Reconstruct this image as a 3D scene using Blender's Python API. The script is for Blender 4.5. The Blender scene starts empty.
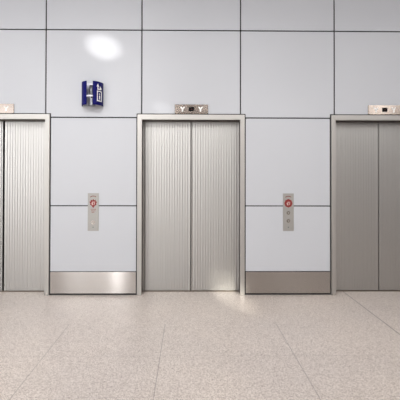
import bpy, bmesh, math, random
from mathutils import Matrix, Vector
random.seed(4)
S = bpy.context.scene
COL = S.collection
R = math.radians

# ------------------------------------------------------------------ helpers
def new_mat(name):
    m = bpy.data.materials.new(name); m.use_nodes = True
    nt = m.node_tree
    return m, nt, nt.nodes['Principled BSDF']

def setp(b, **k):
    names = dict(base='Base Color', rough='Roughness', metal='Metallic', spec='Specular IOR Level',
                 aniso='Anisotropic', arot='Anisotropic Rotation', coat='Coat Weight', coatr='Coat Roughness',
                 em='Emission Color', ems='Emission Strength', trans='Transmission Weight', ior='IOR')
    for a, v in k.items():
        if isinstance(v, tuple) and len(v) == 3: v = (*v, 1)
        b.inputs[names[a]].default_value = v

def simple(name, base, rough=.5, metal=0., **k):
    m, nt, b = new_mat(name); setp(b, base=base, rough=rough, metal=metal, **k)
    # a little procedural unevenness in the gloss
    tc = nt.nodes.new('ShaderNodeTexCoord'); n = nt.nodes.new('ShaderNodeTexNoise')
    n.inputs['Scale'].default_value = 6; n.inputs['Detail'].default_value = 3
    mr = nt.nodes.new('ShaderNodeMapRange')
    mr.inputs['To Min'].default_value = max(0.02, rough - .04); mr.inputs['To Max'].default_value = min(1, rough + .04)
    nt.links.new(tc.outputs['Object'], n.inputs['Vector']); nt.links.new(n.outputs['Fac'], mr.inputs['Value'])
    nt.links.new(mr.outputs['Result'], b.inputs['Roughness'])
    return m

def srgb(r, g, b):
    f = lambda c: (c/255/12.92) if c/255 <= .04045 else ((c/255+.055)/1.055)**2.4
    return (f(r), f(g), f(b))

def prism(bm, pts, y0, y1):
    """polygon pts in (x,z), extruded from front y0 to back y1"""
    a = [bm.verts.new((x, y0, z)) for x, z in pts]
    c = [bm.verts.new((x, y1, z)) for x, z in pts]
    n = len(pts)
    bm.faces.new(a); bm.faces.new(c[::-1])
    for i in range(n):
        j = (i+1) % n
        bm.faces.new((a[i], c[i], c[j], a[j]))

def box(bm, x0, x1, y0, y1, z0, z1):
    prism(bm, [(x0, z0), (x1, z0), (x1, z1), (x0, z1)], y0, y1)

def cyl(bm, c, r, h, axis='z', n=24, r2=None):
    r2 = r if r2 is None else r2
    m = Matrix.Translation(c)
    if axis == 'y': m = m @ Matrix.Rotation(R(90), 4, 'X')
    if axis == 'x': m = m @ Matrix.Rotation(R(90), 4, 'Y')
    bmesh.ops.create_cone(bm, cap_ends=True, segments=n, radius1=r, radius2=r2, depth=h, matrix=m)

def obj(name, bm, mat, parent=None, bevel=0, smooth=False, uv=False):
    bmesh.ops.recalc_face_normals(bm, faces=bm.faces)
    if bevel:
        es = [e for e in bm.edges if len(e.link_faces) == 2 and e.calc_face_angle(0) > .6]
        bmesh.ops.bevel(bm, geom=es, offset=bevel, segments=2, affect='EDGES', clamp_overlap=True)
    if uv:
        l = bm.loops.layers.uv.new('UVMap')
        for f in bm.faces:
            for lp in f.loops: lp[l].uv = (lp.vert.co.x + lp.vert.co.y, lp.vert.co.z)
    me = bpy.data.meshes.new(name); bm.to_mesh(me); bm.free()
    if smooth:
        for p in me.polygons: p.use_smooth = True
    me.materials.append(mat)
    o = bpy.data.objects.new(name, me); COL.objects.link(o)
    if parent: o.parent = parent
    return o

def thing(name, label, cat, loc=(0, 0, 0), group=None):
    o = bpy.data.objects.new(name, None); COL.objects.link(o)
    o.location = loc; o.empty_display_size = .1
    o['label'] = label; o['category'] = cat
    if group: o['group'] = group
    return o

def struct(o):
    o['kind'] = 'structure'; return o

# ------------------------------------------------------------------ materials
# painted metal wall panels
M_panel, nt, b = new_mat('painted_panel')
setp(b, base=srgb(191, 193, 198), rough=.45, spec=.4)
tc = nt.nodes.new('ShaderNodeTexCoord'); no = nt.nodes.new('ShaderNodeTexNoise')
no.inputs['Scale'].default_value = 1.3; no.inputs['Detail'].default_value = 2
bp = nt.nodes.new('ShaderNodeBump'); bp.inputs['Strength'].default_value = .06; bp.inputs['Distance'].default_value = .05
nt.links.new(tc.outputs['Object'], no.inputs['Vector']); nt.links.new(no.outputs['Fac'], bp.inputs['Height'])
nt.links.new(bp.outputs['Normal'], b.inputs['Normal'])

M_gap = simple('dark_joint', srgb(42, 41, 41), .8)
M_dark = simple('shaft_black', srgb(20, 19, 18), .9)

# brushed stainless steel; brush lines run along x (kick plates) or z (frames)
def steel(name, base, rough, aniso, arot, scale, var=.05):
    m, nt, b = new_mat(name)
    setp(b, base=base, rough=rough, metal=1., aniso=aniso, arot=arot)
    tg = nt.nodes.new('ShaderNodeTangent'); tg.direction_type = 'UV_MAP'; tg.uv_map = 'UVMap'
    nt.links.new(tg.outputs[0], b.inputs['Tangent'])
    tc = nt.nodes.new('ShaderNodeTexCoord'); mp = nt.nodes.new('ShaderNodeMapping')
    mp.inputs['Scale'].default_value = scale
    no = nt.nodes.new('ShaderNodeTexNoise'); no.inputs['Scale'].default_value = 1; no.inputs['Detail'].default_value = 3
    rp = nt.nodes.new('ShaderNodeMapRange'); rp.inputs['To Min'].default_value = rough*(1-2*var); rp.inputs['To Max'].default_value = rough*(1+2*var)
    mx = nt.nodes.new('ShaderNodeMix'); mx.data_type = 'RGBA'
    mx.inputs['A'].default_value = (*[c*(1-var) for c in base], 1); mx.inputs['B'].default_value = (*[min(1, c*(1+var)) for c in base], 1)
    nt.links.new(tc.outputs['Object'], mp.inputs['Vector']); nt.links.new(mp.outputs[0], no.inputs['Vector'])
    nt.links.new(no.outputs['Fac'], rp.inputs['Value']); nt.links.new(rp.outputs[0], b.inputs['Roughness'])
    nt.links.new(no.outputs['Fac'], mx.inputs['Factor']); nt.links.new(mx.outputs['Result'], b.inputs['Base Color'])
    return m
STEEL = srgb(206, 197, 187)
M_kick = steel('brushed_steel_kick', srgb(178, 173, 169), .15, 1., .25, (3, 3, 160))
M_frame = steel('brushed_steel_frame', srgb(183, 180, 176), .52, 0., .25, (160, 160, 3))
M_door = steel('ribbed_steel_door', srgb(177, 175, 172), .38, .3, .25, (90, 90, 2), .015)
M_plate = steel('brushed_steel_plate', srgb(158, 147, 139), .2, 0., 0., (3, 3, 200))
M_call = steel('brushed_steel_call_plate', srgb(174, 172, 168), .62, 0., .25, (300, 300, 6))
M_reveal_shade = simple('dark_bronze_reveal', srgb(62, 54, 48), .5, .4)  # returns coloured dark to stand for shade and dark reflections inside the frame
M_sill = simple('sill_metal', srgb(150, 140, 130), .45, 1.)

M_white = simple('white_mark', srgb(240, 238, 235), .5)
M_screen = simple('black_screen', srgb(8, 8, 9), .3, spec=.1)
M_led, nt_, b_ = new_mat('dim_red_led'); setp(b_, base=srgb(60, 10, 8), em=srgb(190, 40, 25), ems=.06, rough=.4)
M_lens = simple('button_steel', srgb(150, 147, 142), .6, .3)
M_mark = simple('emblem_pale', srgb(196, 168, 162), .5)
M_red = simple('sign_red', srgb(132, 34, 34), .5)
M_dred = simple('sign_dark_red', srgb(120, 42, 40), .5)
M_blue = simple('sign_navy_blue', srgb(10, 11, 92), .5, spec=.2)
M_grey = simple('sign_grey_metal', srgb(120, 122, 126), .4, .6)
M_pale = simple('sign_pale_bracket', srgb(214, 214, 224), .4)

# terrazzo floor
M_floor, nt, b = new_mat('terrazzo_floor')
N = nt.nodes; L = nt.links
setp(b, rough=.30, spec=.5)
tc = N.new('ShaderNodeTexCoord')
def ramp(stops):
    r = N.new('ShaderNodeValToRGB')
    while len(r.color_ramp.elements) < len(stops): r.color_ramp.elements.new(.5)
    for e, (p, c) in zip(r.color_ramp.elements, stops): e.position = p; e.color = (*c, 1)
    return r
vo = N.new('ShaderNodeTexVoronoi'); vo.inputs['Scale'].default_value = 185
L.new(tc.outputs['Object'], vo.inputs['Vector'])
sep = N.new('ShaderNodeSeparateColor'); L.new(vo.outputs['Color'], sep.inputs[0])
rp = ramp([(0, srgb(148, 134, 126)), (.25, srgb(188, 176, 168)), (.55, srgb(208, 198, 190)), (1, srgb(228, 219, 212))])
L.new(sep.outputs[0], rp.inputs['Fac'])
no = N.new('ShaderNodeTexNoise'); no.inputs['Scale'].default_value = .9; no.inputs['Detail'].default_value = 3
L.new(tc.outputs['Object'], no.inputs['Vector'])
rp2 = ramp([(.3, (.93, .93, .94)), (.7, (1.04, 1.03, 1.02))])
L.new(no.outputs['Fac'], rp2.inputs['Fac'])
mu = N.new('ShaderNodeMix'); mu.data_type = 'RGBA'; mu.blend_type = 'MULTIPLY'; mu.inputs['Factor'].default_value = 1
L.new(rp.outputs[0], mu.inputs['A']); L.new(rp2.outputs[0], mu.inputs['B'])
sx = N.new('ShaderNodeSeparateXYZ'); L.new(tc.outputs['Object'], sx.inputs[0])
def mth(op, a, bb=None):
    n = N.new('ShaderNodeMath'); n.operation = op
    for i, v in enumerate((a, bb)):
        if v is None: continue
        if isinstance(v, (int, float)): n.inputs[i].default_value = v
        else: L.new(v, n.inputs[i])
    return n.outputs[0]
def line(coord, pos, w, strength):
    d = mth('ABSOLUTE', mth('SUBTRACT', coord, pos))
    return mth('MULTIPLY', mth('LESS_THAN', d, w), strength)
acc = None
for coord, pos, w, s in [(sx.outputs[0], 1.993, .006, .62), (sx.outputs[0], .885, .0035, .42), (sx.outputs[0], -.232, .0035, .42),
                         (sx.outputs[0], -1.19, .0035, .38), (sx.outputs[0], -2.3, .003, .3), (sx.outputs[0], 3.1, .003, .3),
                         (sx.outputs[0], -3.4, .003, .3), (sx.outputs[0], 4.2, .003, .3), (sx.outputs[0], -4.5, .003, .3)] + \
                        [(sx.outputs[1], -1.03 - .6*k, .0035, .16) for k in range(-1, 12)]:
    v = line(coord, pos, w, s)
    if w < .005: v = mth('MULTIPLY', v, mth('LESS_THAN', sx.outputs[1], -.95))
    acc = v if acc is None else mth('MAXIMUM', acc, v)
mj = N.new('ShaderNodeMix'); mj.data_type = 'RGBA'; mj.inputs['B'].default_value = (*srgb(70, 60, 55), 1)
L.new(acc, mj.inputs['Factor']); L.new(mu.outputs['Result'], mj.inputs['A'])
L.new(mj.outputs['Result'], b.inputs['Base Color'])

M_ceil = simple('ceiling_paint', srgb(185, 185, 187), .8)
M_side = simple('side_wall_paint', srgb(190, 188, 190), .6)
M_backw = simple('rear_wall_paint', srgb(150, 147, 146), .7)
M_mull = simple('mullion_metal', srgb(70, 70, 72), .4, .5)

# ------------------------------------------------------------------ setting
X0, X1, YB, ZC = -5.4, 5.5, -11.5, 3.86
T = .010                                   # panel thickness, fronts at y = 0
bm = bmesh.new(); box(bm, X0-.2, X1+.2, YB-.2, 0.6, -.12, 0); struct(obj('floor', bm, M_floor))
bm = bmesh.new(); box(bm, X0-.2, X1+.2, YB-.2, 0.6, ZC, ZC+.15); struct(obj('ceiling', bm, M_ceil))
bm = bmesh.new(); box(bm, X1, X1+.2, YB-.2, 0.6, 0, ZC); struct(obj('wall_right', bm, M_side))
# rear wall with three tall window bays, far behind the camera
BAYS = [(-5.17, -4.03), (-3.80, -3.58), (-3.18, -2.68)]
WZ0, WZ1 = .3, 3.5
bm = bmesh.new()
cuts = [X0] + [x for bay in BAYS for x in bay] + [X1]
for i in range(0, len(cuts), 2): box(bm, cuts[i], cuts[i+1], YB-.2, YB, WZ0, WZ1)
box(bm, X0, X1, YB-.2, YB, 0, WZ0); box(bm, X0, X1, YB-.2, YB, WZ1, ZC)
struct(obj('wall_back', bm, M_backw))
for k, (a, c) in enumerate(BAYS):
    bm = bmesh.new()
    box(bm, a, a+.03, YB-.14, YB-.06, WZ0, WZ1); box(bm, c-.03, c, YB-.14, YB-.06, WZ0, WZ1)
    for z in (WZ0+.03, 2.4, WZ1-.03): box(bm, a+.03, c-.03, YB-.13, YB-.07, z-.03, z+.03)
    struct(obj('window_%d' % (k+1), bm, M_mull))
# left wall with an unseen wide window, added to brighten the left side
LY0, LY1, LZ0, LZ1 = -9.4, -5.0, .9, 3.6
bm = bmesh.new()
box(bm, X0-.2, X0, YB-.2, LY0, 0, ZC); box(bm, X0-.2, X0, LY1, .6, 0, ZC)
box(bm, X0-.2, X0, LY0, LY1, 0, LZ0); box(bm, X0-.2, X0, LY0, LY1, LZ1, ZC)
struct(obj('wall_left', bm, M_side))
bm = bmesh.new()
for i in range(5):
    y = LY0+.03+(LY1-LY0-.06)*i/4; box(bm, X0-.13, X0-.07, y-.03, y+.03, LZ0, LZ1)
for z in (LZ0+.03, LZ1-.03): box(bm, X0-.125, X0-.075, LY0, LY1, z-.03, z+.03)
struct(obj('window_4', bm, M_mull))

CX = [-2.399, .032, 2.459]                 # elevator centres
HW, FW, FT, OT = .6705, .056, 2.2516, 2.188  # half width, face width, frame top, opening top
JX = [X0, -4.2, -3.02, -1.782, -.587, .650, 1.832, 3.078, 4.27, X1]
Z3, Z2, Z1_ = 3.3104, 2.2131, 1.1107
g = .0075                                   # half joint

wall = bmesh.new()
edges = [X0] + [e for c in CX for e in (c-HW-.001, c+HW+.001)] + [X1]
for i in range(0, len(edges), 2): box(wall, edges[i], edges[i+1], T, .42, 0, FT+.001)
box(wall, X0, X1, T, .42, FT+.001, ZC)
box(wall, X0, X1, .42, .55, 0, ZC)
wall_front = struct(obj('wall_front', wall, M_gap))
def panel(pts):
    bm = bmesh.new(); prism(bm, pts, 0, T)
    return obj('wall_panel', bm, M_panel, wall_front, bevel=.0025)
def rect(x0, x1, z0, z1): panel([(x0, z0), (x1, z0), (x1, z1), (x0, z1)])
n = .012
for i in range(len(JX)-1):
    a, c = JX[i]+g, JX[i+1]-g
    if i == 0: a = JX[0]+.004
    if i == len(JX)-2: c = JX[-1]-.004
    rect(a, c, Z3+g, ZC-.004)               # top row
    mid = (a+c)/2
    over = [k for k in CX if abs(k-mid) < .3]
    if over:
        rect(a, c, FT+n, Z3-g)
    else:                                   # notched round the frame corners
        zb = Z2+g
        left = [k+HW for k in CX if a < k+HW+n < a+.2]; right = [k-HW for k in CX if c-.2 < k-HW-n < c]
        p = []
        if left: e = left[0]+n; p += [(a, FT+n), (e, FT+n), (e, zb)]
        else: p += [(a, zb)]
        if right: e = right[0]-n; p += [(e, zb), (e, FT+n), (c, FT+n)]
        else: p += [(c, zb)]
        p += [(c, Z3-g), (a, Z3-g)]
        panel(p)
piers = [(-4.2, CX[0]-HW), (CX[0]+HW, CX[1]-HW), (CX[1]+HW, CX[2]-HW), (CX[2]+HW, 4.27)]
KT = .2929
sides = ['far_left', 'left', 'right', 'far_right']
for (a, c), s in zip(piers, sides):
    a += n+.002; c -= n+.002
    rect(a, c, Z1_+g-.001, Z2-g)
    rect(a, c, KT+.004, Z1_-g+.001)
    bm = bmesh.new(); box(bm, a, c, -.004, T, .024, KT-.003)
    struct(obj('baseboard_'+s, bm, M_kick, bevel=.002, uv=True))
for a, c, s in ((X0+.004, -4.2-g, 0), (4.27+g, X1-.004, 1)):
    rect(a, c, Z1_+g, Z2-g); rect(a, c, .012, Z1_-g)

# ------------------------------------------------------------------ elevators
DY = .150                                   # door face set back
def door_panel(x0, x1, z0, z1, parent):
    """ribbed sheet: rows of shallow vertical flutes between plain margins"""
    bm = bmesh.new()
    mar, per, dep = .012, .034, .0016
    xs = [(x0, DY+.006), (x0+.003, DY), (x0+mar, DY)]
    nr = int(round((x1-x0-2*mar)/per)); per = (x1-x0-2*mar)/nr
    for i in range(nr):
        for t, d in ((.15, .55), (.3, 1), (.55, 1), (.7, .55), (.85, 0), (1, 0)):
            xs.append((x0+mar+per*(i+t), DY+dep*d))
    xs += [(x1-.003, DY), (x1, DY+.006)]
    pr = []
    for z, k in ((z0, .003), (z0+.004, 0), (z1, 0)):
        pr.append([bm.verts.new((x, y+k, z)) for x, y in xs])
    for r0, r1 in zip(pr, pr[1:]):
        for i in range(len(xs)-1): bm.faces.new((r0[i], r0[i+1], r1[i+1], r1[i]))
    # back of the sheet
    bl = [bm.verts.new((x, DY+.035, z)) for x, z in ((x0, z0), (x1, z0), (x1, z1), (x0, z1))]
    bm.faces.new(bl[::-1])
    bm.faces.new([bl[0], bl[1]] + pr[0][::-1]); bm.faces.new([bl[3]] + pr[2] + [bl[2]])
    bm.faces.new([bl[0], pr[0][0], pr[1][0], pr[2][0], bl[3]]); bm.faces.new([bl[1], bl[2], pr[2][-1], pr[1][-1], pr[0][-1]])
    return obj('door_panel', bm, M_door, parent, uv=True)

def elevator(cx, label, gap, seam=0.):
    t = thing('elevator', label, 'elevator', (cx, 0, 0), 'row of elevators in the lobby wall')
    F, M, B = -.014, .022, DY-.012
    o, i = HW, HW-FW
    for sd in (-1, 1):
        bm = bmesh.new(); prism(bm, [(sd*o, .001), (sd*i, .001), (sd*i, OT), (sd*o, FT)], F, M)
        j = obj('jamb', bm, M_frame, t, bevel=.0025, uv=True)
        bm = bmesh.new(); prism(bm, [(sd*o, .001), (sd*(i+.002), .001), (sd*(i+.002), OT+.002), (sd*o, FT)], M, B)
        obj('jamb_reveal', bm, M_reveal_shade, j)
    bm = bmesh.new(); prism(bm, [(-i, OT), (i, OT), (o, FT), (-o, FT)], F, M); h = obj('header', bm, M_frame, t, bevel=.0025, uv=True)
    bm = bmesh.new(); prism(bm, [(-i-.002, OT-.010), (i+.002, OT-.010), (i+.002, OT+.002), (o, FT), (-o, FT), (-i-.002, OT+.002)], M, B); obj('header_soffit', bm, M_reveal_shade, h)  # underside dropped a little to thicken the shade band over the doors
    door_panel(-i-.015, seam-gap/2, .012, OT+.02, t)
    door_panel(seam+gap/2, i+.015, .012, OT+.02, t)
    bm = bmesh.new(); box(bm, -i, i, DY-.010, DY+.06, .0005, .006)
    for y in (DY+.012, DY+.03): box(bm, -i, i, y, y+.004, .006, .009)
    obj('door_sill', bm, M_sill, t)
    return t
elevator(CX[0], 'pale steel elevator with ribbed doors at the left edge, left of the blue sign', .020, .032)
elevator(CX[1], 'steel elevator with closed ribbed double doors in the middle, shown whole', .006)
elevator(CX[2], 'darker grey steel elevator with ribbed doors cut off at the right edge', .005)

# ------------------------------------------------------------------ floor indicators over the doors
def indicator(cx, label, arrows=True):
    t = thing('floor_indicator', label, 'indicator', (cx+(.003 if cx > -1 else .021), 0, 0), 'floor indicators above the elevators')
    z0, z1, hw = FT+.010, FT+.126, .207
    bm = bmesh.new(); box(bm, -hw, hw, -.016, -.0005, z0, z1); obj('face_plate', bm, M_plate, t, bevel=.002, uv=True)
    zc = (z0+z1)/2
    bm = bmesh.new(); box(bm, -.032, .032, -.0185, -.016, zc-.026, zc+.026); s = obj('display', bm, M_screen, t, bevel=.001)
    bm = bmesh.new()
    box(bm, -.010, .012, -.0192, -.0185, zc-.004, zc+.003)
    obj('display_segment', bm, M_led, s)
    for sx_ in (-1, 1):                      # arrow lamps, Y shaped
        bm = bmesh.new(); c = sx_*.112+.001
        prism(bm, [(c-.032, zc+.028), (c-.010, zc-.006), (c-.010, zc-.032), (c+.010, zc-.032), (c+.010, zc-.006),
                   (c+.032, zc+.028), (c+.012, zc+.028), (c, zc+.012), (c-.012, zc+.028)], -.018, -.0155)
        obj('arrow', bm, M_white, t)
    return t
indicator(CX[0], 'pale steel indicator plate above the left elevator, only its right end in the picture')
indicator(CX[1], 'brownish steel indicator plate with black display and two white arrows above the middle elevator')
indicator(CX[2], 'shiny pale steel indicator plate with black display above the right elevator')

# ------------------------------------------------------------------ call panels
def call_panel(cx, label, emblem):
    t = thing('call_panel', label, 'call panel', (cx, 0, 0), 'elevator call panels')
    z0, z1, hw = .799, 1.268, .068
    f = -.007
    bm = bmesh.new(); box(bm, -hw, hw, f, -.0005, z0, z1); obj('face_plate', bm, M_call, t, bevel=.002, uv=True)
    # curved warning line over the emblem
    bm = bmesh.new()
    for k in range(9):
        a0 = R(128-76*k/9); a1 = R(128-76*(k+.72)/9)
        pts = [(.066*math.cos(a0), 1.172+.066*math.sin(a0)), (.066*math.cos(a1), 1.172+.066*math.sin(a1)),
               (.055*math.cos(a1), 1.172+.055*math.sin(a1)), (.055*math.cos(a0), 1.172+.055*math.sin(a0))]
        prism(bm, pts, f-.0008, f)
    obj('warning_arc', bm, M_dred, t)
    # red fire emblem
    zc = 1.145
    if emblem == 'diamond':
        out = [(0, .052), (.012, .034), (.030, .044), (.031, .022), (.048, .016), (.036, -.006), (.040, -.020), (.018, -.034), (0, -.062),
               (-.018, -.034), (-.040, -.020), (-.036, -.006), (-.048, .016), (-.031, .022), (-.030, .044), (-.012, .034)]
    else:
        out = [(.048*math.cos(R(a))*(1 if a % 45 else 1.06), .050*math.sin(R(a))*(1 if a % 45 else 1.08)) for a in range(0, 360, 15)]
    bm = bmesh.new(); prism(bm, [(x, zc+z) for x, z in out], f-.0012, f); e = obj('fire_emblem', bm, M_red, t, bevel=0)
    bm = bmesh.new()                         # pale flame and figure on the emblem
    prism(bm, [(-.018, zc-.022), (.002, zc-.026), (-.004, zc-.004), (.006, zc+.012), (-.004, zc+.026), (-.010, zc+.010), (-.022, zc+.004)], f-.002, f-.0011)
    prism(bm, [(.010, zc-.024), (.020, zc-.014), (.018, zc+.004), (.024, zc+.014), (.014, zc+.022), (.011, zc+.004)], f-.002, f-.0011)
    obj('emblem_mark', bm, M_mark, e)
    if emblem == 'diamond':                  # short red lines of wording
        for r_, z in enumerate((1.068, 1.048, 1.030)):
            bm = bmesh.new()
            x = -.030+.006*r_
            while x < .028-.006*r_:
                w = random.uniform(.006, .011); box(bm, x, x+w, f-.0006, f, z-.004, z+.004); x += w+.004
            obj('wording_line', bm, M_red, t)
        bz = (.905,)
    else:
        bz = (1.025, .925)
    for z in bz:
        bm = bmesh.new(); cyl(bm, (0, f-.002, z), .021, .004, 'y', 28); bt = obj('call_button', bm, M_plate, t, bevel=.001, uv=True)
        bm = bmesh.new(); cyl(bm, (0, f-.0045, z), .013, .002, 'y', 28); obj('button_lens', bm, M_lens, bt)
    bm = bmesh.new(); cyl(bm, (.0, f-.001, .845), .008, .003, 'y', 20); obj('key_switch', bm, M_grey, t)
    return t
call_panel(-1.184, 'steel call panel with jagged red emblem and red wording, left of the middle elevator', 'diamond')
call_panel(1.250, 'steel call panel with round red emblem, right of the middle elevator', 'round')

# ------------------------------------------------------------------ curved blue sign
sg = thing('wall_sign', 'curved navy blue sign with white pictogram, high on wall left of middle elevator', 'sign', (-1.194, 0, 0))
RX, RY, YO = .130, .160, -.018
SZ0, SZ1 = 2.347, 2.632
def cur(th, z, off=0.):
    a = R(th)
    return Vector(((RX+off)*math.sin(a), YO-(RY+off)*math.cos(a), z))
def curved(bm, poly_rows, o0, o1):
    """poly_rows: list of (theta, z0, z1) columns"""
    f = [[bm.verts.new(cur(t, z, o1)) for z in (a, b)] for t, a, b in poly_rows]
    k = [[bm.verts.new(cur(t, z, o0)) for z in (a, b)] for t, a, b in poly_rows]
    for i in range(len(f)-1):
        bm.faces.new((f[i][0], f[i+1][0], f[i+1][1], f[i][1])); bm.faces.new((k[i][0], k[i][1], k[i+1][1], k[i+1][0]))
        bm.faces.new((f[i][0], k[i][0], k[i+1][0], f[i+1][0])); bm.faces.new((f[i][1], f[i+1][1], k[i+1][1], k[i][1]))
    for c, d in ((f[0], k[0]), (f[-1], k[-1])): bm.faces.new((c[0], c[1], d[1], d[0]))
def strip(bm, t0, t1, a, b, o0=0., o1=.0014, n=8):
    curved(bm, [(t0+(t1-t0)*i/n, a, b) for i in range(n+1)], o0, o1)
for t0, t1 in ((-92, -17), (17, 92)):
    bm = bmesh.new(); strip(bm, t0, t1, SZ0, SZ1, -.006, 0., 24)
    p = obj('sign_panel', bm, M_blue, sg)
    if t0 > 0:
        bm = bmesh.new()                      # lift pictogram: box outline with figures
        strip(bm, 39, 72, 2.508, 2.520); strip(bm, 39, 72, 2.392, 2.404)
        strip(bm, 39, 44, 2.404, 2.508); strip(bm, 66, 72, 2.404, 2.508)
        for a in (55,):
            strip(bm, a-3.4, a+3.4, 2.416, 2.464); strip(bm, a-2.4, a+2.4, 2.472, 2.490)
        obj('lift_pictogram', bm, M_white, p)
        bm = bmesh.new()                      # arrow up and arrow bent aside
        curved(bm, [(37, 2.570, 2.572), (44, 2.570, 2.608), (51, 2.570, 2.572)], 0., .0014)
        strip(bm, 41.5, 47, 2.530, 2.571)
        strip(bm, 47, 66, 2.534, 2.546); curved(bm, [(56, 2.546, 2.578), (64, 2.546, 2.564), (72, 2.546, 2.548)], 0., .0014)
        obj('arrow_pictogram', bm, M_white, p)
# spine tube, clamps and wall bracket between the two curved panels
bm = bmesh.new(); cyl(bm, (0.004, YO-.075, 2.515), .026, .13, 'z', 28); obj('spine_tube', bm, M_grey, sg, smooth=False)
for z in (2.452, 2.590):
    bm = bmesh.new(); strip(bm, -22, 20, z-.009, z+.009, -.016, -.0062, 8); obj('clamp_bar', bm, M_pale, sg)
    bm = bmesh.new(); box(bm, -.012, .016, -.14, -.004, z-.006, z+.006); obj('bracket_arm', bm, M_grey, sg)
bm = bmesh.new(); box(bm, -.07, .07, -.006, -.0005, 2.36, 2.625); obj('back_plate', bm, M_pale, sg, bevel=.001)
bm = bmesh.new(); cyl(bm, (0.012, YO-.085, 2.385), .044, .09, 'z', 28, .040); obj('lower_boss', bm, M_grey, sg)
bm = bmesh.new(); box(bm, -.006, .030, -.07, -.004, 2.37, 2.40); obj('bracket_arm', bm, M_grey, sg)

# ------------------------------------------------------------------ light
def area(name, loc, rot, sx_, sy_, power, col=(1, 1, 1), spread=180):
    l = bpy.data.lights.new(name, 'AREA'); l.shape = 'RECTANGLE'; l.size = sx_; l.size_y = sy_; l.energy = power; l.color = col
    l.spread = R(spread)
    o = bpy.data.objects.new(name, l); COL.objects.link(o); o.location = loc; o.rotation_euler = rot
    return o
def spot(name, loc, target, power, angle, blend, col, size=.02, scale=(1, 1, 1), roll=0):
    l = bpy.data.lights.new(name, 'SPOT'); l.energy = power; l.spot_size = R(angle); l.spot_blend = blend; l.color = col
    l.shadow_soft_size = size
    o = bpy.data.objects.new(name, l); COL.objects.link(o); o.location = loc
    d = Vector(target)-Vector(loc)
    o.rotation_euler = (d.to_track_quat('-Z', 'Y').to_matrix() @ Matrix.Rotation(R(roll), 3, 'Z')).to_euler(); o.scale = scale
    return o
# daylight through the windows
for (a, c), pw in zip(BAYS, (70, 150, 270)):
    area('window_daylight', ((a+c)/2, YB-.02, (WZ0+WZ1)/2), (R(90), 0, 0), c-a-.06, WZ1-WZ0-.06, pw*(c-a), (.98, .99, 1))
area('window_daylight', (X0-.02, (LY0+LY1)/2, (LZ0+LZ1)/2), (R(90), 0, R(-90)), LY1-LY0-.06, LZ1-LZ0-.06, 215, (.98, .99, 1))  # comes with the added left window, lights the room from the left
# rows of ceiling lamps
for x in (-3.6, -1.2, 1.2, 3.6):
    for y in (-4.0, -6.6, -9.2):
        area('ceiling_lamp', (x, y, ZC-.02), (0, 0, 0), .6, 1.2, (64 if x < 0 else 40) * (.75 if y > -5 else 1.), (1, .99, .97))
    area('wall_washer', (x, -1.25, ZC-.02), (0, 0, 0), 1.2, .3, 7 if x < 0 else 7, (1, .98, .95), 95)  # added fill that brightens the floor close to the wall
area('wall_lamp', (X1-.02, -6.3, 3.45), (R(90), 0, R(90)), 1.6, .35, 26, (1, .99, .97))  # added unseen source, brightens the reflection in the right indicator plate
# added fill lights that brighten the upper wall, no fixture known there
for x in (-3.3, -1.1, 1.1, 3.3):
    area('track_light', (x, -3.0, ZC-.08), (R(62), 0, 0), .8, .12, 17 if x < 0 else 10, (1, 1, 1), 110)
# sun glints thrown on the wall and floor
spot('sun_glint_lamp', (-3.6, -10.8, 2.0), (-1.07, 0, 3.10), 5200, 3.0, .95, (1, .98, .94), .02, (1, .66, 1), -22)
spot('sun_glint_lamp', (-3.6, -10.8, 2.0), (-.34, 0, 2.33), 1500, 1.7, 1., (1, .98, .94), .02, (1, .6, 1), -20)
spot('sun_glint_lamp', (3.4, -9.6, 3.4), (.56, -.16, .0), 7000, 2.6, 1., (1, .97, .86), .03)

w = bpy.data.worlds.new('sky'); S.world = w; w.use_nodes = True
nt = w.node_tree; bg = nt.nodes['Background']
sk = nt.nodes.new('ShaderNodeTexSky'); sk.sky_type = 'HOSEK_WILKIE'; sk.turbidity = 6; sk.sun_direction = (.3, -.5, .8)
nt.links.new(sk.outputs[0], bg.inputs['Color']); bg.inputs['Strength'].default_value = .6

# ------------------------------------------------------------------ camera
cam = bpy.data.cameras.new('camera'); co = bpy.data.objects.new('camera', cam); COL.objects.link(co)
cam.sensor_width = 36; cam.sensor_fit = 'HORIZONTAL'; cam.lens = 36*390/400
cam.shift_x = 7.06/400; cam.shift_y = -29.26/400
co.matrix_world = Matrix.Translation((0, -4.875, 1.5)) @ (Matrix.Rotation(R(-.6506), 4, 'Z') @ Matrix.Rotation(R(90.5864), 4, 'X') @ Matrix.Rotation(R(.1103), 4, 'Z'))
S.camera = co
S.view_settings.view_transform = 'Standard'; S.view_settings.look = 'None'
S.view_settings.gamma = 1; S.view_settings.use_curve_mapping = False
S.view_settings.exposure = -0.58
